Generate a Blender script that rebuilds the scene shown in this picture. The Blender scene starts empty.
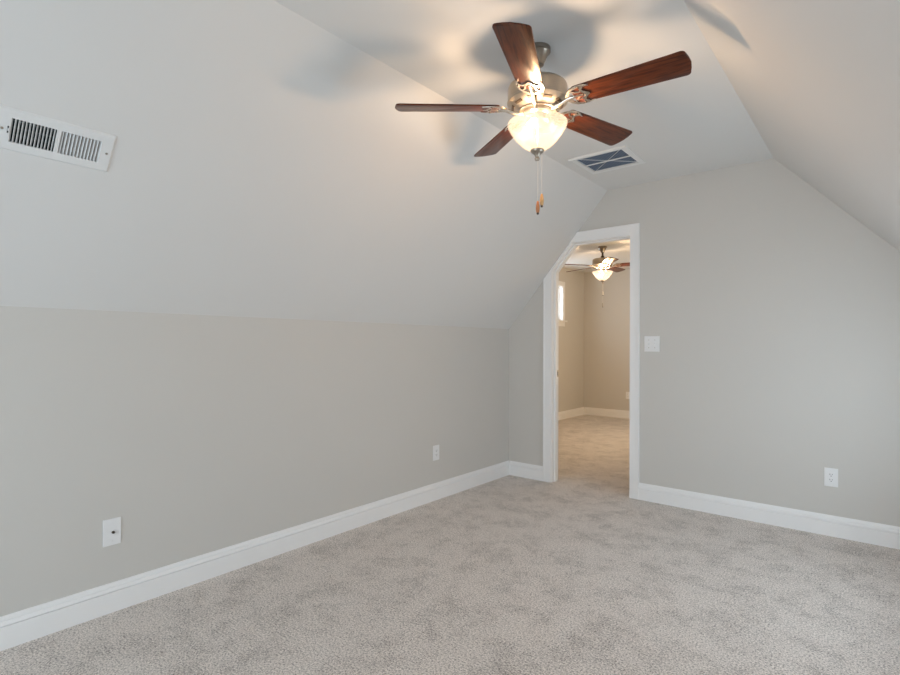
import bpy, bmesh, math, random
from mathutils import Matrix, Vector
random.seed(4)
scene = bpy.context.scene
COL = scene.collection
PI = math.pi

# ------------------------------------------------------------------ camera
cam_data = bpy.data.cameras.new('camera')
cam = bpy.data.objects.new('camera', cam_data)
COL.objects.link(cam)
cam_data.sensor_width = 36.0
cam_data.lens = 20.844
cam_data.shift_y = 0.0081
cam_data.clip_start = 0.02
YAW = math.radians(39.593)
cam.matrix_world = (Matrix.Translation((0, 0, 1.21)) @ Matrix.Rotation(YAW, 4, 'Z')
                    @ Matrix.Rotation(PI / 2, 4, 'X') @ Matrix.Rotation(0.00254, 4, 'Z'))
scene.camera = cam

# ------------------------------------------------------------------ light and exposure
WORLD_STRENGTH = 2.2
DAYLIGHT = 7.0                    # radiance of the sky just outside the windows
BULB_WATT = 6.2
BULB_COLOR = (1.0, 0.69, 0.43)
world = bpy.data.worlds.new('daylight_sky')
scene.world = world
world.use_nodes = True
bg = world.node_tree.nodes['Background']
bg.inputs['Color'].default_value = (0.76, 0.865, 1.0, 1)
bg.inputs['Strength'].default_value = WORLD_STRENGTH

world.cycles.sampling_method = 'NONE'

def window_light(name, loc, rot, sx, sy):  # daylight entering at a window, its light as large as the opening
    l = bpy.data.lights.new(name, 'AREA')
    l.shape = 'RECTANGLE'
    l.size, l.size_y = sx, sy
    l.energy = DAYLIGHT * PI * sx * sy
    l.color = (0.76, 0.865, 1.0)
    o = bpy.data.objects.new(name, l)
    COL.objects.link(o)
    o.location, o.rotation_euler = loc, rot

# window openings: back wall of the room, left wall of the room beyond
BW = (-1.90, -0.30, 0.25, 1.62)     # x0 x1 z0 z1
BACK = -1.70
IW = (6.86, 7.70, 1.61, 2.17)     # y0 y1 z0 z1
RW = (2.10, 3.50, 0.60, 1.24)     # unseen low window, added for light in right knee wall: y0 y1 z0 z1
JW = (5.4, 7.3, 0.70, 2.10)       # unseen window added in the right wall of the room beyond, for light
window_light('window_daylight', ((BW[0] + BW[1]) / 2, BACK - 0.13, (BW[2] + BW[3]) / 2), (PI / 2, 0, 0), BW[1] - BW[0], BW[3] - BW[2])
window_light('inner_window_daylight', (-4.13, (IW[0] + IW[1]) / 2, (IW[2] + IW[3]) / 2), (PI / 2, 0, -PI / 2), IW[1] - IW[0], IW[3] - IW[2])

window_light('added_right_light', (0.4658 + 0.13, (RW[0] + RW[1]) / 2, (RW[2] + RW[3]) / 2), (PI / 2, 0, PI / 2), RW[1] - RW[0], RW[3] - RW[2])  # added fill from the right, to even out the deep end
window_light('added_inner_right_light', (-1.45 + 0.13, (JW[0] + JW[1]) / 2, (JW[2] + JW[3]) / 2), (PI / 2, 0, PI / 2), JW[1] - JW[0], JW[3] - JW[2])  # added fill for the room beyond, coming from out of view

scene.view_settings.view_transform = 'Standard'
scene.view_settings.look = 'None'
scene.view_settings.gamma = 1.0
scene.view_settings.use_curve_mapping = False
scene.view_settings.exposure = 0.1
scene.cycles.use_denoising = True
scene.cycles.max_bounces = 12
scene.cycles.diffuse_bounces = 7
scene.cycles.transparent_max_bounces = 12
scene.cycles.sample_clamp_indirect = 6.0
scene.cycles.caustics_reflective = False
scene.cycles.caustics_refractive = False

# ------------------------------------------------------------------ helpers
def box(bm, x0, x1, y0, y1, z0, z1):
    vs = [bm.verts.new(c) for c in ((x0, y0, z0), (x1, y0, z0), (x1, y1, z0), (x0, y1, z0),
                                    (x0, y0, z1), (x1, y0, z1), (x1, y1, z1), (x0, y1, z1))]
    for f in ((3, 2, 1, 0), (4, 5, 6, 7), (0, 1, 5, 4), (1, 2, 6, 5), (2, 3, 7, 6), (3, 0, 4, 7)):
        bm.faces.new([vs[i] for i in f])
    return vs

def prism(bm, pts, a0, a1, fn):
    """closed 2-D outline pts swept from a0 to a1; fn(u, v, a) -> xyz"""
    n = len(pts)
    A = [bm.verts.new(fn(u, v, a0)) for u, v in pts]
    B = [bm.verts.new(fn(u, v, a1)) for u, v in pts]
    for i in range(n):
        j = (i + 1) % n
        bm.faces.new((A[i], A[j], B[j], B[i]))
    bm.faces.new(A[::-1])
    bm.faces.new(B)
    return A + B

def lathe(bm, prof, seg=48, cx=0, cy=0, closed=False):
    rings = []
    for r, z in prof:
        if r < 1e-6:
            rings.append([bm.verts.new((cx, cy, z))])
        else:
            rings.append([bm.verts.new((cx + r * math.cos(2 * PI * i / seg), cy + r * math.sin(2 * PI * i / seg), z)) for i in range(seg)])
    pairs = list(zip(rings, rings[1:]))
    if closed:
        pairs.append((rings[-1], rings[0]))
    for a, b in pairs:
        for i in range(seg):
            j = (i + 1) % seg
            if len(a) == 1 and len(b) > 1:
                bm.faces.new((a[0], b[j], b[i]))
            elif len(b) == 1 and len(a) > 1:
                bm.faces.new((a[i], a[j], b[0]))
            elif len(a) > 1:
                bm.faces.new((a[i], a[j], b[j], b[i]))

def tube(bm, pts, radii, seg=10):
    rings = []
    n = len(pts)
    for k, pnt in enumerate(pts):
        pnt = Vector(pnt)
        d = (Vector(pts[min(k + 1, n - 1)]) - Vector(pts[max(k - 1, 0)])).normalized()
        up = Vector((0, 0, 1)) if abs(d.z) < 0.9 else Vector((1, 0, 0))
        s = d.cross(up).normalized()
        t = s.cross(d)
        r = radii[k] if isinstance(radii, (list, tuple)) else radii
        rings.append([bm.verts.new(pnt + r * (math.cos(2 * PI * i / seg) * s + math.sin(2 * PI * i / seg) * t)) for i in range(seg)])
    for a, b in zip(rings, rings[1:]):
        for i in range(seg):
            j = (i + 1) % seg
            bm.faces.new((a[i], a[j], b[j], b[i]))
    bm.faces.new(rings[0][::-1])
    bm.faces.new(rings[-1])

def mesh_of(name, bm, m, smooth=False, bevel=0.0):
    if bevel:
        bmesh.ops.bevel(bm, geom=[e for e in bm.edges], offset=bevel, segments=2, profile=0.5, affect='EDGES', clamp_overlap=True)
    bmesh.ops.recalc_face_normals(bm, faces=bm.faces)
    me = bpy.data.meshes.new(name)
    bm.to_mesh(me)
    bm.free()
    me.materials.append(m)
    if smooth:
        for f in me.polygons:
            f.use_smooth = True
        me.set_sharp_from_angle(angle=math.radians(38))
    return me

def link(name, me, parent=None, mat=None):
    o = bpy.data.objects.new(name, me)
    COL.objects.link(o)
    if parent is not None:
        o.parent = parent
    if mat is not None:
        o.matrix_local = mat
    return o

def obj(name, bm, m, parent=None, smooth=False, bevel=0.0, mat=None):
    return link(name, mesh_of(name, bm, m, smooth, bevel), parent, mat)

def struct(name, bm, m, parent=None, **k):
    o = obj(name, bm, m, parent, **k)
    if parent is None:
        o['kind'] = 'structure'
    return o

def thing(name, label, cat, mat, group=None, kind=None):
    o = bpy.data.objects.new(name, None)
    COL.objects.link(o)
    o.empty_display_size = 0.05
    o.matrix_world = mat
    if label:
        o['label'] = label
    if cat:
        o['category'] = cat
    if group:
        o['group'] = group
    if kind:
        o['kind'] = kind
    return o

# ------------------------------------------------------------------ materials
def new_mat(name):
    m = bpy.data.materials.new(name)
    m.use_nodes = True
    nt = m.node_tree
    return m, nt, nt.nodes['Principled BSDF']

def plain(name, col, rough=0.5, metal=0.0, spec=0.5, noise=0.0, nscale=40, bump=0.0, bscale=200):
    m, nt, b = new_mat(name)
    b.inputs['Base Color'].default_value = (*col, 1)
    b.inputs['Roughness'].default_value = rough
    b.inputs['Metallic'].default_value = metal
    b.inputs['Specular IOR Level'].default_value = spec
    tc = nt.nodes.new('ShaderNodeTexCoord')
    if noise:
        n = nt.nodes.new('ShaderNodeTexNoise')
        n.inputs['Scale'].default_value = nscale
        n.inputs['Detail'].default_value = 4
        nt.links.new(tc.outputs['Object'], n.inputs['Vector'])
        mx = nt.nodes.new('ShaderNodeMix')
        mx.data_type = 'RGBA'
        mx.inputs[6].default_value = (*[c * (1 - noise) for c in col], 1)
        mx.inputs[7].default_value = (*[min(1, c * (1 + noise)) for c in col], 1)
        nt.links.new(n.outputs['Fac'], mx.inputs[0])
        nt.links.new(mx.outputs[2], b.inputs['Base Color'])
    if bump:
        n2 = nt.nodes.new('ShaderNodeTexNoise')
        n2.inputs['Scale'].default_value = bscale
        n2.inputs['Detail'].default_value = 3
        nt.links.new(tc.outputs['Object'], n2.inputs['Vector'])
        bp = nt.nodes.new('ShaderNodeBump')
        bp.inputs['Strength'].default_value = bump
        bp.inputs['Distance'].default_value = 0.002
        nt.links.new(n2.outputs['Fac'], bp.inputs['Height'])
        nt.links.new(bp.outputs['Normal'], b.inputs['Normal'])
    return m

M_wall = plain('greige_wall_paint', (0.635, 0.615, 0.58), 0.75, spec=0.25, noise=0.012, nscale=3, bump=0.06, bscale=260)
M_ceil = plain('flat_white_ceiling_paint', (0.735, 0.728, 0.712), 0.9, spec=0.12, noise=0.01, nscale=3, bump=0.05, bscale=220)
M_trim = plain('white_semigloss_trim', (0.89, 0.885, 0.88), 0.38, spec=0.45, noise=0.008, nscale=8)
M_plastic = plain('white_plastic', (0.84, 0.84, 0.84), 0.32, noise=0.006, nscale=30)
M_enamel = plain('white_enamelled_steel', (0.78, 0.785, 0.78), 0.42, noise=0.01, nscale=30)
M_galv = plain('dull_galvanised_steel', (0.16, 0.17, 0.18), 0.5, metal=0.4, noise=0.05, nscale=60)
M_dark = plain('dark_slot', (0.015, 0.015, 0.016), 0.6, noise=0.1, nscale=60)
M_duct = plain('dark_duct_interior', (0.035, 0.04, 0.045), 0.7, noise=0.1, nscale=20)
M_nickel = plain('brushed_nickel', (0.45, 0.40, 0.335), 0.33, metal=1.0, noise=0.05, nscale=60)
M_pewter = plain('darker_nickel', (0.36, 0.32, 0.27), 0.36, metal=1.0, noise=0.05, nscale=60)
M_polish = plain('polished_nickel', (0.72, 0.66, 0.58), 0.22, metal=1.0, noise=0.03, nscale=60)
M_bronze = plain('dark_bronze_metal', (0.10, 0.075, 0.055), 0.4, metal=0.8, noise=0.06, nscale=60)
M_chain = plain('pale_chain', (0.80, 0.76, 0.70), 0.4, metal=0.3, noise=0.05, nscale=300)
M_fob = plain('honey_wood_fob', (0.62, 0.36, 0.15), 0.35, noise=0.15, nscale=120)
M_fobred = plain('cherry_wood_fob', (0.50, 0.20, 0.08), 0.35, noise=0.15, nscale=120)
M_vinyl = plain('white_vinyl_window', (0.82, 0.83, 0.84), 0.35, noise=0.006, nscale=20)
M_filter = None

def carpet_mat():
    m, nt, b = new_mat('twist_pile_carpet')
    N, Lk = nt.nodes, nt.links
    tc = N.new('ShaderNodeTexCoord')
    fine = N.new('ShaderNodeTexNoise')
    fine.inputs['Scale'].default_value = 130
    fine.inputs['Detail'].default_value = 3
    fine.inputs['Roughness'].default_value = 0.85
    Lk.new(tc.outputs['Object'], fine.inputs['Vector'])
    ramp = N.new('ShaderNodeValToRGB')
    e = ramp.color_ramp.elements
    e[0].position, e[0].color = 0.36, (0.155, 0.14, 0.128, 1)
    e[1].position, e[1].color = 0.62, (0.92, 0.855, 0.80, 1)
    mid = e.new(0.485)
    mid.color = (0.60, 0.548, 0.508, 1)
    nap = N.new('ShaderNodeTexNoise')           # trodden and brushed patches of the pile
    nap.inputs['Scale'].default_value = 5.0
    nap.inputs['Detail'].default_value = 10
    nap.inputs['Roughness'].default_value = 0.86
    nap.inputs['Distortion'].default_value = 0.15
    Lk.new(tc.outputs['Object'], nap.inputs['Vector'])
    mr = N.new('ShaderNodeMapRange')
    mr.interpolation_type = 'SMOOTHSTEP'
    mr.inputs['From Min'].default_value, mr.inputs['From Max'].default_value = 0.36, 0.56
    mr.inputs['To Min'].default_value, mr.inputs['To Max'].default_value = -0.050, 0.022
    Lk.new(nap.outputs['Fac'], mr.inputs['Value'])
    add = N.new('ShaderNodeMath')
    add.operation = 'ADD'
    Lk.new(fine.outputs['Fac'], add.inputs[0])
    Lk.new(mr.outputs['Result'], add.inputs[1])
    Lk.new(add.outputs[0], ramp.inputs['Fac'])
    Lk.new(ramp.outputs['Color'], b.inputs['Base Color'])
    b.inputs['Roughness'].default_value = 0.95
    b.inputs['Specular IOR Level'].default_value = 0.1
    b.inputs['Sheen Weight'].default_value = 0.15
    bp = N.new('ShaderNodeBump')
    bp.inputs['Strength'].default_value = 0.55
    bp.inputs['Distance'].default_value = 0.005
    Lk.new(fine.outputs['Fac'], bp.inputs['Height'])
    Lk.new(bp.outputs['Normal'], b.inputs['Normal'])
    return m

def wood_mat():
    m, nt, b = new_mat('cherry_blade_wood')
    N, Lk = nt.nodes, nt.links
    tc = N.new('ShaderNodeTexCoord')
    mp = N.new('ShaderNodeMapping')
    mp.inputs['Scale'].default_value = (5, 55, 30)
    Lk.new(tc.outputs['Object'], mp.inputs['Vector'])
    n = N.new('ShaderNodeTexNoise')
    n.inputs['Scale'].default_value = 1.6
    n.inputs['Detail'].default_value = 6
    n.inputs['Roughness'].default_value = 0.6
    n.inputs['Distortion'].default_value = 0.5
    Lk.new(mp.outputs['Vector'], n.inputs['Vector'])
    r = N.new('ShaderNodeValToRGB')
    e = r.color_ramp.elements
    e[0].position, e[0].color = 0.32, (0.026, 0.005, 0.002, 1)
    e[1].position, e[1].color = 0.72, (0.16, 0.038, 0.011, 1)
    Lk.new(n.outputs['Fac'], r.inputs['Fac'])
    Lk.new(r.outputs['Color'], b.inputs['Base Color'])
    b.inputs['Roughness'].default_value = 0.30
    b.inputs['Specular IOR Level'].default_value = 0.32
    return m

def bowl_mat():
    m, nt, b = new_mat('frosted_lamp_glass')
    N, Lk = nt.nodes, nt.links
    N.remove(b)
    out = N['Material Output']
    tc = N.new('ShaderNodeTexCoord')
    nz = N.new('ShaderNodeTexNoise')
    nz.inputs['Scale'].default_value = 22
    nz.inputs['Detail'].default_value = 4
    nz.inputs['Distortion'].default_value = 1.2
    Lk.new(tc.outputs['Object'], nz.inputs['Vector'])
    cr = N.new('ShaderNodeValToRGB')
    e = cr.color_ramp.elements
    e[0].position, e[0].color = 0.35, (0.075, 0.069, 0.065, 1)
    e[1].position, e[1].color = 0.65, (0.105, 0.107, 0.112, 1)
    Lk.new(nz.outputs['Fac'], cr.inputs['Fac'])
    tl = N.new('ShaderNodeBsdfTranslucent')
    Lk.new(cr.outputs['Color'], tl.inputs['Color'])
    df = N.new('ShaderNodeBsdfDiffuse')
    df.inputs['Color'].default_value = (0.10, 0.09, 0.08, 1)
    tr = N.new('ShaderNodeBsdfTransparent')
    tr.inputs['Color'].default_value = (1, 0.93, 0.84, 1)
    gl = N.new('ShaderNodeBsdfGlossy')
    gl.inputs['Roughness'].default_value = 0.15
    m1 = N.new('ShaderNodeMixShader'); m1.inputs[0].default_value = 0.30
    Lk.new(tl.outputs[0], m1.inputs[1]); Lk.new(df.outputs[0], m1.inputs[2])
    m2 = N.new('ShaderNodeMixShader'); m2.inputs[0].default_value = 0.74
    Lk.new(m1.outputs[0], m2.inputs[1]); Lk.new(tr.outputs[0], m2.inputs[2])
    m3 = N.new('ShaderNodeMixShader'); m3.inputs[0].default_value = 0.05
    Lk.new(m2.outputs[0], m3.inputs[1]); Lk.new(gl.outputs[0], m3.inputs[2])
    em = N.new('ShaderNodeEmission')
    em.inputs['Color'].default_value = (1.0, 0.88, 0.74, 1)
    em.inputs['Strength'].default_value = 0.20
    ad = N.new('ShaderNodeAddShader')
    Lk.new(m3.outputs[0], ad.inputs[0]); Lk.new(em.outputs[0], ad.inputs[1])
    Lk.new(ad.outputs[0], out.inputs['Surface'])
    return m

def pane_mat():
    m, nt, b = new_mat('clear_window_glass')
    N, Lk = nt.nodes, nt.links
    N.remove(b)
    tr = N.new('ShaderNodeBsdfTransparent')
    tr.inputs['Color'].default_value = (0.95, 0.97, 0.96, 1)
    gl = N.new('ShaderNodeBsdfGlossy')
    gl.inputs['Roughness'].default_value = 0.02
    mx = N.new('ShaderNodeMixShader'); mx.inputs[0].default_value = 0.06
    Lk.new(tr.outputs[0], mx.inputs[1]); Lk.new(gl.outputs[0], mx.inputs[2])
    Lk.new(mx.outputs[0], N['Material Output'].inputs['Surface'])
    return m

def filter_mat():
    m, nt, b = new_mat('blue_air_filter')
    N, Lk = nt.nodes, nt.links
    tc = N.new('ShaderNodeTexCoord')
    w = N.new('ShaderNodeTexWave')
    w.wave_type = 'BANDS'
    w.bands_direction = 'DIAGONAL'
    w.inputs['Scale'].default_value = 22
    w.inputs['Distortion'].default_value = 1.5
    Lk.new(tc.outputs['Object'], w.inputs['Vector'])
    r = N.new('ShaderNodeValToRGB')
    e = r.color_ramp.elements
    e[0].position, e[0].color = 0.2, (0.07, 0.10, 0.15, 1)
    e[1].position, e[1].color = 1.0, (0.16, 0.21, 0.29, 1)
    Lk.new(w.outputs['Fac'], r.inputs['Fac'])
    Lk.new(r.outputs['Color'], b.inputs['Base Color'])
    b.inputs['Roughness'].default_value = 0.85
    return m

def warm_tint_mat():  # made-up amber sheet that warms the light in the room beyond
    m, nt, b = new_mat('added_amber_tint')
    N, Lk = nt.nodes, nt.links
    N.remove(b)
    tr = N.new('ShaderNodeBsdfTransparent')
    tr.inputs['Color'].default_value = (0.92, 0.735, 0.54, 1)
    df = N.new('ShaderNodeBsdfDiffuse')
    df.inputs['Color'].default_value = (0.62, 0.42, 0.24, 1)
    mx = N.new('ShaderNodeMixShader'); mx.inputs[0].default_value = 0.12
    Lk.new(tr.outputs[0], mx.inputs[1]); Lk.new(df.outputs[0], mx.inputs[2])
    Lk.new(mx.outputs[0], N['Material Output'].inputs['Surface'])
    return m

M_warm_tint = warm_tint_mat()
M_carpet, M_wood, M_bowl, M_pane, M_filter = carpet_mat(), wood_mat(), bowl_mat(), pane_mat(), filter_mat()

# ------------------------------------------------------------------ dimensions of the attic room
XL, XR = -2.6815, 0.4658           # knee walls
D = 4.1086                         # end wall, near face
DT = 0.115                         # its thickness
KZ, CZ = 1.3595, 2.4774            # knee height, ceiling height
CL, CR = -1.7270, -0.5617          # creases of the flat ceiling
SL = (CZ - KZ) / (CL - XL)
SR = (CZ - KZ) / (XR - CR)
Y2 = D + DT                        # room beyond
XI0, XI1, DI = -4.0, -1.45, 8.51
TH = 0.12

# ------------------------------------------------------------------ floor
bm = bmesh.new()
prism(bm, [(XL - TH, BACK - TH), (XR + TH, BACK - TH), (XR + TH, Y2), (XI1 + TH, Y2), (XI1 + TH, DI + TH), (XI0 - TH, DI + TH), (XI0 - TH, Y2 - 0.02), (XL - TH, Y2 - 0.02)],
      -0.10, 0.0, lambda u, v, a: (u, v, a))
struct('floor', bm, M_carpet)

# ------------------------------------------------------------------ walls of the room
bm = bmesh.new(); box(bm, XL - TH, XL, BACK - TH, Y2 - 0.01, 0, KZ); struct('wall_left', bm, M_wall)
bm = bmesh.new(); 
box(bm, XR, XR + TH, BACK - TH, RW[0], 0, KZ); box(bm, XR, XR + TH, RW[1], Y2 - 0.01, 0, KZ)
box(bm, XR, XR + TH, RW[0], RW[1], 0, RW[2]); box(bm, XR, XR + TH, RW[0], RW[1], RW[3], KZ)
struct('wall_right', bm, M_wall)
bm = bmesh.new()
box(bm, XL - TH, BW[0], BACK - TH, BACK, 0, CZ + 0.1)
box(bm, BW[1], XR + TH, BACK - TH, BACK, 0, CZ + 0.1)
box(bm, BW[0], BW[1], BACK - TH, BACK, 0, BW[2])
box(bm, BW[0], BW[1], BACK - TH, BACK, BW[3], CZ + 0.1)
struct('wall_back', bm, M_wall)

# doorway opening (clear of the jambs) with its corner cut along the slope
OX0, OX1, OZ = -2.232, -1.541, 2.080
OFF = 0.022                        # the cut runs this far (horizontally) from the slope
def slope_x(z): return CL - (CZ - z) / SL
def slope_z(x): return CZ - (CL - x) * SL
def opening(g):                    # outline of the opening grown by g
    o = OFF - g * 1.25
    x0, x1, z1 = OX0 - g, OX1 + g, OZ + g
    return [(x0, 0.0), (x0, slope_z(x0 - o)), (slope_x(z1) + o, z1), (x1, z1), (x1, 0.0)]
JT = 0.018
hole = opening(JT)
bm = bmesh.new()
prism(bm, [(XI0 - TH, 0)] + hole + [(XR + TH, 0), (XR + TH, CZ + 0.1), (XI0 - TH, CZ + 0.1)], D, Y2, lambda u, v, a: (u, a, v))
struct('wall_far', bm, M_wall)

# ------------------------------------------------------------------ sloped and flat ceilings
# left slope: local frame  u = +y, v = up the slope, n = into the room
vl = Vector((CL - XL, 0, CZ - KZ)).normalized()
nl = Vector((vl.z, 0, -vl.x))
SLOPE_L = Matrix(((0, vl.x, nl.x, XL), (1, 0, 0, 0), (0, vl.z, nl.z, KZ), (0, 0, 0, 1)))
LEN_L = math.hypot(CL - XL, CZ - KZ)
VENT_U, VENT_V = 0.524, (1.9155 - KZ) / vl.z
VHU, VHV = 0.136, 0.046            # half opening of the register
bm = bmesh.new()
u0, u1, v0, v1 = BACK - TH, D + 0.02, -0.10, LEN_L + 0.10
for a in ((u0, VENT_U - VHU, v0, v1), (VENT_U + VHU, u1, v0, v1), (VENT_U - VHU, VENT_U + VHU, v0, VENT_V - VHV), (VENT_U - VHU, VENT_U + VHU, VENT_V + VHV, v1)):
    box(bm, a[0], a[1], a[2], a[3], -TH, 0)
struct('ceiling_left', bm, M_ceil, mat=SLOPE_L)
vr = Vector((CR - XR, 0, CZ - KZ)).normalized()
nr = Vector((-vr.z, 0, vr.x))      # into the room: left and down
SLOPE_R = Matrix(((0, vr.x, nr.x, XR), (-1, 0, 0, 0), (0, vr.z, nr.z, KZ), (0, 0, 0, 1)))
LEN_R = math.hypot(CR - XR, CZ - KZ)
bm = bmesh.new(); box(bm, -(D + 0.02), -(BACK - TH), -0.10, LEN_R + 0.10, -TH, 0)
struct('ceiling_right', bm, M_ceil, mat=SLOPE_R)
# flat part with the return-air opening
RG = (-1.643, -1.254, 3.25, 3.645)
RI = (RG[0] + 0.030, RG[1] - 0.040, RG[2] + 0.046, RG[3] - 0.034)
bm = bmesh.new()
box(bm, CL, RI[0], BACK - TH, D + 0.02, CZ, CZ + TH)
box(bm, RI[1], CR, BACK - TH, D + 0.02, CZ, CZ + TH)
box(bm, RI[0], RI[1], BACK - TH, RI[2], CZ, CZ + TH)
box(bm, RI[0], RI[1], RI[3], D + 0.02, CZ, CZ + TH)
struct('ceiling', bm, M_ceil)

# ------------------------------------------------------------------ room beyond the doorway
bm = bmesh.new()
box(bm, XI0 - TH, XI0, Y2, IW[0], 0, CZ + 0.1)
box(bm, XI0 - TH, XI0, IW[1], DI + TH, 0, CZ + 0.1)
box(bm, XI0 - TH, XI0, IW[0], IW[1], 0, IW[2])
box(bm, XI0 - TH, XI0, IW[0], IW[1], IW[3], CZ + 0.1)
struct('wall_inner_left', bm, M_wall)
bm = bmesh.new(); box(bm, XI0, XI1 + TH, DI, DI + TH, 0, CZ + 0.1); struct('wall_inner_far', bm, M_wall)
bm = bmesh.new(); 
box(bm, XI1, XI1 + TH, Y2, JW[0], 0, CZ + 0.1); box(bm, XI1, XI1 + TH, JW[1], DI, 0, CZ + 0.1)
box(bm, XI1, XI1 + TH, JW[0], JW[1], 0, JW[2]); box(bm, XI1, XI1 + TH, JW[0], JW[1], JW[3], CZ + 0.1)
struct('wall_inner_right', bm, M_wall)
bm = bmesh.new(); box(bm, XI0 - TH, XI1 + TH, Y2, DI + TH, CZ, CZ + TH); struct('ceiling_inner', bm, M_ceil)

# ------------------------------------------------------------------ baseboards
BH = 0.1356
BPROF = [(u, v * 0.96) for u, v in [(0, 0), (0.0160, 0), (0.0160, 0.093), (0.0155, 0.0948), (0.0080, 0.0955), (0.0080, 0.0985), (0.0158, 0.0995), (0.0150, 0.1015), (0.0085, 0.1130),
         (0.0062, 0.1135), (0.0062, 0.1165), (0.0090, 0.1180), (0.0085, 0.1215), (0.0050, BH), (0, BH)]]
def baseboard(name, p, q, inward):
    p, q, w = Vector(p), Vector(q), Vector(inward)
    bm = bmesh.new()
    def fn(u, v, a):
        s = p.lerp(q, a)
        return (s.x + w.x * u, s.y + w.y * u, v)
    prism(bm, BPROF, 0.0, 1.0, fn)
    struct(name, bm, M_trim)
CW = 0.073                         # casing width
baseboard('baseboard_left', (XL, BACK), (XL, D), (1, 0))
baseboard('baseboard_right', (XR, BACK), (XR, D), (-1, 0))
baseboard('baseboard_back', (XL + 0.016, BACK), (XR - 0.016, BACK), (0, 1))
baseboard('baseboard_far_left', (XL + 0.016, D), (OX0 - CW + 0.001, D), (0, -1))
baseboard('baseboard_far_right', (OX1 + CW - 0.006, D), (XR - 0.016, D), (0, -1))
baseboard('baseboard_inner_left', (XI0, Y2), (XI0, DI), (1, 0))
baseboard('baseboard_inner_far', (XI0 + 0.016, DI), (XI1 - 0.016, DI), (0, -1))
baseboard('baseboard_inner_right', (XI1, Y2), (XI1, DI), (-1, 0))

# ------------------------------------------------------------------ cased doorway
door = thing('door_1', 'white cased doorway with its top left corner cut along the sloped ceiling', None, Matrix.Translation(((OX0 + OX1) / 2, D, 0)), kind='structure')
DM = Matrix.Translation((-(OX0 + OX1) / 2, -D, 0))
XZ = lambda u, v, a: (u, a, v)
op, jo = opening(0.0), opening(JT)
bm = bmesh.new()                   # lining of the opening, and the stop on it
for i in range(4):
    prism(bm, [op[i], op[i + 1], jo[i + 1], jo[i]], D, Y2, XZ)
st = opening(-0.010)
for i in range(4):
    prism(bm, [st[i], st[i + 1], op[i + 1], op[i]], D + 0.045, D + 0.080, XZ)
obj('jamb', bm, M_trim, door, mat=DM)
RV = 0.005                         # casing set back from the lining's edge
ci = opening(RV)
HC = 0.084                         # head casing
def casing(name, pts, bead=None):
    bm = bmesh.new()
    prism(bm, pts, D - 0.014, D, XZ)
    if bead:
        prism(bm, bead, D - 0.019, D - 0.0135, XZ)
    obj(name, bm, M_trim, door, mat=DM)
xo = ci[0][0] - CW
xe = ci[4][0] + CW
cx0, cz0 = ci[1]
e = 0.0015
casing('casing', [(xo, 0), (ci[0][0], 0), (cx0, cz0), (cx0, slope_z(cx0 - e)), (xo, slope_z(xo - e))],
       [(xo, 0), (xo + 0.012, 0), (xo + 0.012, slope_z(xo + 0.012 - e)), (xo, slope_z(xo - e))])
ht = ci[2][1] + HC
casing('casing', [(cx0, cz0), ci[2], (ci[2][0], slope_z(ci[2][0] - e)), (cx0, slope_z(cx0 - e))])
casing('casing', [ci[2], ci[3], (ci[3][0], ht), (slope_x(ht) + e, ht), (ci[2][0], slope_z(ci[2][0] - e))] if ci[2][0] < slope_x(ht) else
       [ci[2], ci[3], (ci[3][0], ht), (slope_x(ht) + e, ht), (slope_x(ci[2][1]) + e, ci[2][1])],
       [(slope_x(ht - 0.012) + e, ht - 0.012), (xe - 0.012, ht - 0.012), (xe - 0.012, ht), (slope_x(ht) + e, ht)])
casing('casing', [(ci[4][0], 0), (xe, 0), (xe, ht), (ci[3][0], ht)], [(xe - 0.012, 0), (xe, 0), (xe, ht), (xe - 0.012, ht)])
# casing on the other face
bm = bmesh.new()
for pts in ([(xo, 0), (ci[0][0], 0), (cx0, cz0), (xo, cz0 + CW * SL)], [(cx0, cz0), ci[2], (ci[2][0] - 0.01, ci[2][1] + CW), (xo, cz0 + CW * SL * 0.75)],
            [ci[2], ci[3], (ci[3][0], ci[2][1] + CW), (ci[2][0] - 0.01, ci[2][1] + CW)], [(ci[4][0], 0), (xe, 0), (xe, ci[2][1] + CW), (ci[3][0], ci[2][1] + CW)]):
    prism(bm, pts, Y2, Y2 + 0.014, XZ)
obj('casing', bm, M_trim, door, mat=DM)
bm = bmesh.new()                   # strike plate of the latch on the left lining
box(bm, OX0, OX0 + 0.002, D + 0.083, D + 0.1145, 0.925, 0.985)
sp = obj('strike_plate', bm, M_nickel, door, bevel=0.001, mat=DM)
sp['label'] = 'small metal strike plate'
bm = bmesh.new(); box(bm, OX0 + 0.0018, OX0 + 0.0026, D + 0.090, D + 0.108, 0.938, 0.972)
obj('latch_hole', bm, M_dark, sp)

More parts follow.
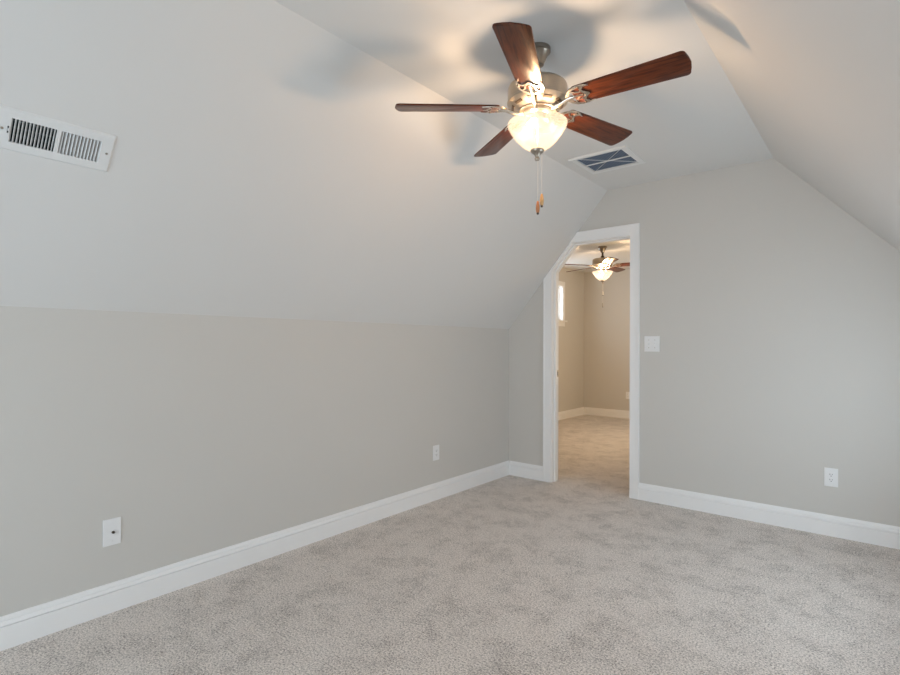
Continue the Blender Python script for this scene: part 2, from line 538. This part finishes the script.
# ------------------------------------------------------------------ windows
def window(name, M, w, h, cols, wallth, shade=None):
    """local frame: x across, z up from the bottom of the opening, +y into the room; y=0 wall face"""
    r = thing(name, None, None, M, kind='structure')
    hw = w / 2
    bm = bmesh.new()
    box(bm, -hw, -hw + 0.04, -0.10, -0.04, 0, h); box(bm, hw - 0.04, hw, -0.10, -0.04, 0, h)
    box(bm, -hw + 0.04, hw - 0.04, -0.10, -0.04, 0, 0.045); box(bm, -hw + 0.04, hw - 0.04, -0.10, -0.04, h - 0.045, h)
    for k in range(1, cols):
        x = -hw + w * k / cols
        box(bm, x - 0.035, x + 0.035, -0.10, -0.04, 0.045, h - 0.045)
    if h > 1.0:
        box(bm, -hw + 0.04, hw - 0.04, -0.09, -0.05, h / 2 - 0.02, h / 2 + 0.02)
    obj('window_frame', bm, M_vinyl, r)
    bm = bmesh.new()
    box(bm, -hw, -hw + 0.012, -0.04, 0, 0, h); box(bm, hw - 0.012, hw, -0.04, 0, 0, h)
    box(bm, -hw + 0.012, hw - 0.012, -0.04, 0, h - 0.012, h)
    obj('window_lining', bm, M_trim, r)
    bm = bmesh.new()
    c = 0.070
    box(bm, -hw - c, -hw + 0.004, 0, 0.016, 0, h + c); box(bm, hw - 0.004, hw + c, 0, 0.016, 0, h + c)
    box(bm, -hw + 0.004, hw - 0.004, 0, 0.016, h - 0.004, h + c)
    obj('window_casing', bm, M_trim, r)
    bm = bmesh.new(); box(bm, -hw - c - 0.03, hw + c + 0.03, -0.04, 0.045, -0.022, 0)
    obj('window_sill', bm, M_trim, r, bevel=0.003)
    bm = bmesh.new(); box(bm, -hw - c, hw + c, 0, 0.014, -0.095, -0.022)
    obj('window_apron', bm, M_trim, r)
    for k in range(cols):
        a, b_ = -hw + w * k / cols + 0.03, -hw + w * (k + 1) / cols - 0.03
        bm = bmesh.new(); box(bm, a, b_, -0.072, -0.068, 0.04, h - 0.04)
        obj('pane', bm, M_pane, r)
    if shade:
        bm = bmesh.new(); box(bm, -hw + 0.014, hw - 0.014, -0.026, -0.025, 0.004, h - 0.014)
        obj('added_tint_shade', bm, shade, r)  # added sheet out of view, tints the incoming light
window('window_1', Matrix.Translation(((BW[0] + BW[1]) / 2, BACK, BW[2])), BW[1] - BW[0], BW[3] - BW[2], 2, TH)
window('window_2', Matrix.Translation((XI0, (IW[0] + IW[1]) / 2, IW[2])) @ Matrix.Rotation(-PI / 2, 4, 'Z'), IW[1] - IW[0], IW[3] - IW[2], 1, TH)

window('added_window_3', Matrix.Translation((XR, (RW[0] + RW[1]) / 2, RW[2])) @ Matrix.Rotation(PI / 2, 4, 'Z'), RW[1] - RW[0], RW[3] - RW[2], 2, TH)  # unseen, added to brighten carpet and far wall
window('added_window_4', Matrix.Translation((XI1, (JW[0] + JW[1]) / 2, JW[2])) @ Matrix.Rotation(PI / 2, 4, 'Z'), JW[1] - JW[0], JW[3] - JW[2], 2, TH, M_warm_tint)  # unseen, added with its amber sheet to light the room beyond warmly

# ------------------------------------------------------------------ ceiling fans
PITCH = math.radians(12.5)
BZ = -0.247                        # blade centre plane below the ceiling
def fan_meshes():
    F = {}
    bm = bmesh.new()
    lathe(bm, [(0, 0), (0.054, 0), (0.055, -0.003), (0.055, -0.020), (0.051, -0.0225), (0.0485, -0.024), (0.0275, -0.068), (0.0265, -0.074), (0.020, -0.079), (0, -0.079)])
    F['canopy'] = mesh_of('canopy', bm, M_pewter, True)
    bm = bmesh.new()
    lathe(bm, [(0, -0.072), (0.0115, -0.072), (0.0115, -0.120), (0.019, -0.123), (0.022, -0.130), (0.024, -0.150), (0.024, -0.165), (0, -0.165)], 24)
    F['downrod'] = mesh_of('downrod', bm, M_bronze, True)
    bm = bmesh.new()
    lathe(bm, [(0, -0.152), (0.050, -0.152), (0.095, -0.155), (0.114, -0.159), (0.123, -0.167), (0.126, -0.176), (0.126, -0.226), (0.1285, -0.229), (0.1285, -0.236),
               (0.123, -0.240), (0.116, -0.245), (0.100, -0.254), (0.084, -0.260), (0.078, -0.266), (0.078, -0.272), (0.0, -0.272)], 64)
    F['motor_housing'] = mesh_of('motor_housing', bm, M_nickel, True)
    bm = bmesh.new()               # one dark cooling slot on the sloping underside
    R = Matrix.Translation((0.104, 0, -0.2527)) @ Matrix.Rotation(math.radians(-29), 4, 'Y')
    for v in box(bm, -0.006, 0.006, -0.019, 0.019, -0.0012, 0.0015):
        v.co = R @ v.co
    F['cooling_slot'] = mesh_of('cooling_slot', bm, M_bronze)
    bm = bmesh.new()
    lathe(bm, [(0, -0.270), (0.062, -0.270), (0.064, -0.276), (0.064, -0.284), (0.058, -0.290), (0.052, -0.293), (0.052, -0.318), (0.046, -0.324), (0.0, -0.324)], 40)
    F['switch_housing'] = mesh_of('switch_housing', bm, M_polish, True)
    bm = bmesh.new()               # bowl with a wall thickness
    outer = [(0.122, -0.303), (0.1265, -0.305), (0.1275, -0.311), (0.1245, -0.322), (0.1175, -0.337), (0.107, -0.356), (0.093, -0.378), (0.077, -0.399), (0.060, -0.417), (0.043, -0.430), (0.028, -0.438), (0.012, -0.441), (0.004, -0.441)]
    inner = [(max(r - 0.004, 0.004), z + 0.004) for r, z in outer[1:]][::-1]
    lathe(bm, [(r, -0.441 + (z + 0.441) * 0.87) for r, z in outer + inner], 64, closed=True)
    F['lamp_bowl'] = mesh_of('lamp_bowl', bm, M_bowl, True)
    bm = bmesh.new()
    lathe(bm, [(0, -0.432), (0.029, -0.4345), (0.029, -0.4395), (0.0265, -0.445), (0.019, -0.451), (0.012, -0.457), (0.009, -0.464), (0.0075, -0.467), (0.0105, -0.471), (0.011, -0.476), (0.008, -0.481), (0, -0.483)], 32)
    lathe(bm, [(0.0035, -0.30), (0.0035, -0.434), (0, -0.434)], 10)
    F['finial'] = mesh_of('finial', bm, M_nickel, True)
    # blade: outline along +x from the root to the rounded tip
    r0, r1, w0, w1, rc = 0.165, 0.610, 0.052, 0.065, 0.015
    half = [(r0, 0.0), (r0, w0 - 0.012), (r0 + 0.004, w0 - 0.004), (r0 + 0.012, w0)]
    for k in range(1, 7):
        t = k / 7
        half.append((r0 + 0.012 + (r1 - rc - r0 - 0.012) * t, w0 + (w1 - w0) * t))
    for k in range(7):
        a = PI / 2 * k / 6
        half.append((r1 - rc - 0.010 + rc * math.sin(a), w1 - rc + rc * math.cos(a)))
    half.append((r1 - 0.0045, w1 * 0.45))
    half.append((r1, 0.0))
    pts = half + [(x, -y) for x, y in half[-2:0:-1]]
    bm = bmesh.new()
    prism(bm, pts, -0.003, 0.003, lambda u, v, a: (u, v, a))
    rim = [ed for ed in bm.edges if abs(ed.verts[0].co.z - ed.verts[1].co.z) < 1e-6]
    bmesh.ops.bevel(bm, geom=rim, offset=0.0012, segments=2, profile=0.5, affect='EDGES')
    F['blade'] = mesh_of('blade', bm, M_wood, True)
    # blade iron: arm from the flywheel out to a three-pronged scalloped plate under the blade root
    def ribbon(bm, pts, w):
        pts = [Vector(q) for q in pts]
        L_, R_ = [], []
        for i, q in enumerate(pts):
            d = (pts[min(i + 1, len(pts) - 1)] - pts[max(i - 1, 0)]).normalized()
            nn = Vector((-d.y, d.x))
            ww = w[i] if isinstance(w, (list, tuple)) else w
            L_.append(q + nn * ww / 2)
            R_.append(q - nn * ww / 2)
        prism(bm, [tuple(q) for q in L_ + R_[::-1]], -0.0080, -0.0032, lambda u, v, a: (u, v, a))
    bm = bmesh.new()
    for sg in (1, -1):
        ribbon(bm, [(0.136, 0.0), (0.142, sg * 0.016), (0.152, sg * 0.032), (0.168, sg * 0.045), (0.190, sg * 0.0505), (0.214, sg * 0.050), (0.240, sg * 0.045)], [0.014, 0.014, 0.013, 0.012, 0.011, 0.009, 0.004])
        ribbon(bm, [(0.214, sg * 0.046), (0.204, sg * 0.036), (0.203, sg * 0.026), (0.208, sg * 0.017), (0.218, sg * 0.008), (0.232, 0.0)], [0.011, 0.011, 0.011, 0.011, 0.010, 0.006])
        ribbon(bm, [(0.160, sg * 0.036), (0.178, sg * 0.022), (0.196, sg * 0.020), (0.205, sg * 0.024)], [0.007, 0.007, 0.007, 0.006])
    ribbon(bm, [(0.136, 0.0), (0.165, 0.0), (0.200, 0.0), (0.226, 0.0)], [0.018, 0.012, 0.010, 0.010])
    bm.transform(Matrix.Rotation(-PITCH, 4, 'X'))
    bm.transform(Matrix.Translation((0, 0, BZ)))
    tube(bm, [(0.060, 0, -0.266), (0.080, 0, -0.269), (0.098, 0, -0.268), (0.116, 0, -0.262), (0.134, 0, -0.255), (0.152, 0, -0.2535), (0.168, 0, -0.2535)],
         [0.010, 0.0095, 0.009, 0.0085, 0.0085, 0.010, 0.006], 12)
    F['blade_iron'] = mesh_of('blade_iron', bm, M_polish, True)
    bm = bmesh.new()
    lathe(bm, [(0, -0.0105), (0.003, -0.0100), (0.0045, -0.0085), (0.0045, -0.007), (0, -0.007)], 12)
    F['screw'] = mesh_of('screw', bm, M_bronze, True)
    return F
FAN = fan_meshes()

def pull_chain(root, x, y, z0, z1, fobmat):
    bm = bmesh.new()
    prof = [(0, z0)]
    z, k = z0, 0
    while z > z1 + 0.001:
        prof.append((0.0016 if k % 2 else 0.0009, z))
        z -= 0.0024
        k += 1
    prof.append((0, z1))
    lathe(bm, prof, 8, x, y)
    ch = obj('pull_chain', bm, M_chain, root, True)
    bm = bmesh.new()
    lathe(bm, [(0, z1 + 0.002), (0.0035, z1), (0.006, z1 - 0.008), (0.0082, z1 - 0.022), (0.0085, z1 - 0.034), (0.0068, z1 - 0.046), (0.004, z1 - 0.051), (0, z1 - 0.052)], 16, x, y)
    fb = obj('pull_fob', bm, fobmat, ch, True)
    bm = bmesh.new()
    lathe(bm, [(0, z1 - 0.050), (0.0052, z1 - 0.0495), (0.0056, z1 - 0.053), (0.004, z1 - 0.057), (0, z1 - 0.058)], 12, x, y)
    bm_o = mesh_of('fob_cap', bm, M_bronze, True)
    fb.data.materials.append(M_bronze)
    me2 = bmesh.new(); me2.from_mesh(fb.data)
    n0 = len(me2.faces); me2.from_mesh(bm_o)
    me2.faces.ensure_lookup_table()
    for f in me2.faces[n0:]:
        f.material_index = 1
    me2.to_mesh(fb.data); me2.free()

def ceiling_fan(label, loc, ang, chains, drop=(0, 0, 0, 0, 0)):
    r = thing('ceiling_fan', label, 'ceiling fan', Matrix.Translation(loc))
    for n in ('canopy', 'downrod', 'motor_housing', 'switch_housing', 'lamp_bowl', 'finial'):
        o = link(n, FAN[n], r)
        if n == 'motor_housing':
            for k in range(10):
                link('cooling_slot', FAN['cooling_slot'], o, Matrix.Rotation(2 * PI * k / 10, 4, 'Z'))
        if n == 'lamp_bowl':
            o['label'] = 'lit frosted glass bowl'
    for k in range(5):
        R = Matrix.Rotation(ang + 2 * PI * k / 5, 4, 'Z') @ Matrix.Translation((0, 0, drop[k]))
        link('blade', FAN['blade'], r, R @ Matrix.Translation((0, 0, BZ)) @ Matrix.Rotation(-PITCH, 4, 'X'))
        ir = link('blade_iron', FAN['blade_iron'], r, R)
        for x, y in ((0.200, 0.0495), (0.200, -0.0495), (0.206, 0.0)):
            link('screw', FAN['screw'], ir, Matrix.Translation((0, 0, BZ)) @ Matrix.Rotation(-PITCH, 4, 'X') @ Matrix.Translation((x, y, 0)))
    for c in chains:
        pull_chain(r, *c)
    for k in range(3):             # three bulbs around the stem inside the bowl
        a = 2 * PI * k / 3 + 0.5
        l = bpy.data.lights.new('bulb', 'POINT')
        l.energy = BULB_WATT
        l.color = BULB_COLOR
        l.shadow_soft_size = 0.022
        o = bpy.data.objects.new('bulb', l)
        COL.objects.link(o)
        o.parent = r
        o.location = (0.058 * math.cos(a), 0.058 * math.sin(a), -0.352)
    return r

FA = (-1.137, 1.958, CZ + 0.004)
FB = (-2.76, 6.41, CZ)
right = Vector((math.cos(YAW), math.sin(YAW)))
ceiling_fan('large near ceiling fan with dark cherry blades and lit glass bowl', FA, math.radians(220.1),
            [(0.003 * right.x, 0.003 * right.y, -0.470, -0.655, M_fobred), (0.020 * right.x, 0.020 * right.y, -0.440, -0.624, M_fob)], (-0.011, -0.003, 0, 0, -0.005))
ceiling_fan('small distant ceiling fan seen through the doorway, lit in the room beyond', FB, math.radians(161.0),
            [(0.006, 0.0, -0.470, -0.575, M_chain), (0.0, 0.008, -0.470, -0.725, M_nickel)])

# ------------------------------------------------------------------ supply register on the left slope
reg = thing('supply_register', 'white rectangular air register with two banks of louvers on the left sloped ceiling', 'air vent',
            SLOPE_L @ Matrix.Translation((VENT_U, VENT_V, 0)))
PU, PV = 0.168, 0.0735
def ring(bm, a, b, c, d, z0, z1, z2):
    """raised frame: outer half sizes a x b, inner c x d; z0 back, z1 outer front, z2 inner front"""
    def loop(x, y, z): return [bm.verts.new(q) for q in ((-x, -y, z), (x, -y, z), (x, y, z), (-x, y, z))]
    Ls = [loop(a, b, z0), loop(a, b, z1), loop(a - 0.006, b - 0.006, z2), loop(c, d, z2), loop(c, d, z0)]
    for A, B in zip(Ls, Ls[1:] + Ls[:1]):
        for i in range(4):
            j = (i + 1) % 4
            bm.faces.new((A[i], A[j], B[j], B[i]))
bm = bmesh.new()
GU, GV = 0.128, 0.0415
ring(bm, PU, PV, GU, GV, 0.0, 0.002, 0.007)
box(bm, -0.006, 0.006, -GV, GV, 0.001, 0.007)
obj('face_plate', bm, M_enamel, reg)
bm = bmesh.new()
e2 = 0.0005
H = (VHU - e2, VHV - e2)
vs = box(bm, -H[0], H[0], -H[1], H[1], -0.10, -0.0005)
bm.faces.ensure_lookup_table()
top = [f for f in bm.faces if all(abs(v.co.z + 0.0005) < 1e-6 for v in f.verts)]
bmesh.ops.delete(bm, geom=top, context='FACES_ONLY')
obj('duct', bm, M_duct, reg)
def louver(bm, x, ang, wdt=0.0115, zc=0.000):
    R = Matrix.Translation((x, 0, zc)) @ Matrix.Rotation(ang, 4, 'Y')
    for v in box(bm, -0.0006, 0.0006, -GV, GV, -wdt / 2, wdt / 2):
        v.co = R @ v.co
for sgn, nlv in ((-1, 13), (1, 12)):
    for k in range(nlv):
        x = sgn * (0.0105 + (GU - 0.0135) * k / (nlv - 1))
        bm = bmesh.new()
        louver(bm, x, math.radians(-30 if sgn < 0 else 30), 0.0115)
        obj('louver', bm, M_enamel, reg)
for k in range(3):
    bm = bmesh.new()
    box(bm, -GU + 0.002, -0.008, -0.024 + 0.024 * k - 0.0015, -0.024 + 0.024 * k + 0.0015, -0.024, -0.020)
    obj('damper_blade', bm, M_galv, reg)
for x in (-0.1485, 0.1485):
    bm = bmesh.new(); lathe(bm, [(0, 0.0095), (0.003, 0.009), (0.0042, 0.0075), (0.0042, 0.006), (0, 0.006)], 14, x, 0)
    obj('screw', bm, M_nickel, reg, True)
bm = bmesh.new(); box(bm, -GU - 0.0075, -GU - 0.0035, -0.012, 0.012, 0.006, 0.0074); 
lv = obj('damper_slot', bm, M_dark, reg)
bm = bmesh.new(); box(bm, -GU - 0.0068, -GU - 0.0042, -0.002, 0.006, 0.0072, 0.0150)
obj('damper_lever', bm, M_enamel, reg)

# ------------------------------------------------------------------ return-air grille on the flat ceiling
rc = ((RG[0] + RG[1]) / 2, (RG[2] + RG[3]) / 2)
ret = thing('return_grille', 'square white framed return air grille with blue filter on the flat ceiling', 'air vent', Matrix.Translation((rc[0], rc[1], CZ)))
lx = lambda x: x - rc[0]
ly = lambda y: y - rc[1]
bm = bmesh.new()
X0, X1, Y0, Y1 = lx(RG[0]), lx(RG[1]), ly(RG[2]), ly(RG[3])
x0, x1, y0, y1 = lx(RI[0]), lx(RI[1]), ly(RI[2]), ly(RI[3])
box(bm, X0, x0, Y0 + 0.012, Y1, -0.004, 0); box(bm, x1, X1, Y0 + 0.012, Y1, -0.004, 0)
box(bm, x0, x1, y1, Y1, -0.004, 0); box(bm, x0, x1, Y0 + 0.012, y0, -0.004, 0)
obj('grille_frame', bm, M_enamel, ret)
bm = bmesh.new(); box(bm, X0 - 0.004, X1 + 0.004, Y0 - 0.004, Y0 + 0.012, -0.015, 0)
obj('hinge_rail', bm, M_enamel, ret, bevel=0.002)
ym = (y0 + y1) / 2
bm = bmesh.new(); box(bm, x0, x1, ym - 0.004, ym + 0.004, -0.003, 0.003)
obj('centre_bar', bm, M_enamel, ret)
bm = bmesh.new(); box(bm, x0 + e2, x1 - e2, y0 + e2, y1 - e2, 0.006, 0.045)
obj('air_filter', bm, M_filter, ret)
bm = bmesh.new()
for a, b_ in (((x0, y0), (x1, y1)), ((x0, y1), (x1, y0))):
    tube(bm, [(a[0], a[1], 0.0035), (b_[0], b_[1], 0.0035)], 0.0015, 6)
obj('filter_wire', bm, M_enamel, ret)

# ------------------------------------------------------------------ outlets, switch, coax plate
def wall_mat(x, y, z, rot):        # local: x across, z up, -y out of the wall
    return Matrix.Translation((x, y, z)) @ Matrix.Rotation(rot, 4, 'Z')
def plate(bm, w, h):
    box(bm, -w / 2, w / 2, -0.0055, 0, -h / 2, h / 2)
def outlet(label, M, group=None):
    r = thing('wall_outlet', label, 'outlet', M, group)
    bm = bmesh.new(); plate(bm, 0.0715, 0.1165); obj('cover_plate', bm, M_plastic, r, bevel=0.0015)
    bm = bmesh.new(); box(bm, -0.0165, 0.0165, -0.0075, -0.0050, -0.0335, 0.0335)
    rc_ = obj('receptacle', bm, M_plastic, r, bevel=0.0008)
    for s in (-1, 1):
        zc = s * 0.0165
        for x, hh in ((-0.0062, 0.0042), (0.0062, 0.0034)):
            bm = bmesh.new(); box(bm, x - 0.0011, x + 0.0011, -0.0079, -0.0070, zc + 0.003 - hh, zc + 0.003 + hh)
            obj('slot', bm, M_dark, rc_)
        bm = bmesh.new(); lathe(bm, [(0, -0.0005), (0.0026, -0.0005), (0.0026, 0.0004), (0, 0.0004)], 12)
        bm.transform(Matrix.Translation((0, -0.0075, zc - 0.0075)) @ Matrix.Rotation(PI / 2, 4, 'X'))
        obj('ground_hole', bm, M_dark, rc_)
    for s in (-1, 1):
        bm = bmesh.new(); lathe(bm, [(0, 0.0012), (0.0022, 0.0009), (0.003, 0), (0, -0.0004)], 12)
        bm.transform(Matrix.Translation((0, -0.0055, s * 0.0485)) @ Matrix.Rotation(PI / 2, 4, 'X'))
        obj('screw', bm, M_plastic, r, True)
outlet('white electrical outlet low on the left knee wall near the far corner', wall_mat(XL, 3.072, 0.366, PI / 2))
outlet('white electrical outlet low on the far wall right of the doorway', wall_mat(-0.243, D, 0.372, 0))
outlet('white electrical outlet in the room beyond, above its far baseboard', wall_mat(-3.218, DI, 0.382, 0))

r = thing('coax_plate', 'white cable jack plate with one dark connector low on the near left wall', 'wall plate', wall_mat(XL, 0.843, 0.360, PI / 2))
bm = bmesh.new(); plate(bm, 0.0715, 0.120); obj('cover_plate', bm, M_plastic, r, bevel=0.0015)
bm = bmesh.new(); lathe(bm, [(0.0, 0.0), (0.0062, 0.0), (0.0062, 0.0025), (0.0046, 0.003), (0.0046, 0.0095), (0.0030, 0.0095), (0.0030, 0.004), (0, 0.004)], 16)
bm.transform(Matrix.Translation((0.004, -0.0055, -0.002)) @ Matrix.Rotation(PI / 2, 4, 'X'))
j = obj('connector', bm, M_bronze, r, True); j['label'] = 'dark threaded connector'
for s in (-1, 1):
    bm = bmesh.new(); lathe(bm, [(0, 0.0012), (0.0022, 0.0009), (0.003, 0), (0, -0.0004)], 12)
    bm.transform(Matrix.Translation((0, -0.0055, s * 0.0415)) @ Matrix.Rotation(PI / 2, 4, 'X'))
    obj('screw', bm, M_plastic, r, True)

r = thing('light_switch', 'white double light switch beside the doorway on the far wall', 'light switch', wall_mat(-1.367, D, 1.221, 0))
bm = bmesh.new(); plate(bm, 0.115, 0.120); obj('cover_plate', bm, M_plastic, r, bevel=0.0015)
for k, x in enumerate((-0.023, 0.023)):
    bm = bmesh.new(); box(bm, x - 0.0085, x + 0.0085, -0.0068, -0.0050, -0.0150, 0.0150)
    b1 = obj('switch_bezel', bm, M_plastic, r, bevel=0.0006)
    bm = bmesh.new()
    vs = box(bm, -0.0045, 0.0045, -0.013, 0.0, -0.0055, 0.0055)
    bm.transform(Matrix.Translation((x, -0.0062, 0)) @ Matrix.Rotation(math.radians(24 if k else -24), 4, 'X'))
    obj('toggle', bm, M_plastic, b1, bevel=0.0008)
    for s in (-1, 1):
        bm = bmesh.new(); lathe(bm, [(0, 0.0012), (0.0022, 0.0009), (0.003, 0), (0, -0.0004)], 12)
        bm.transform(Matrix.Translation((x, -0.0055, s * 0.030)) @ Matrix.Rotation(PI / 2, 4, 'X'))
        obj('screw', bm, M_nickel, r, True)
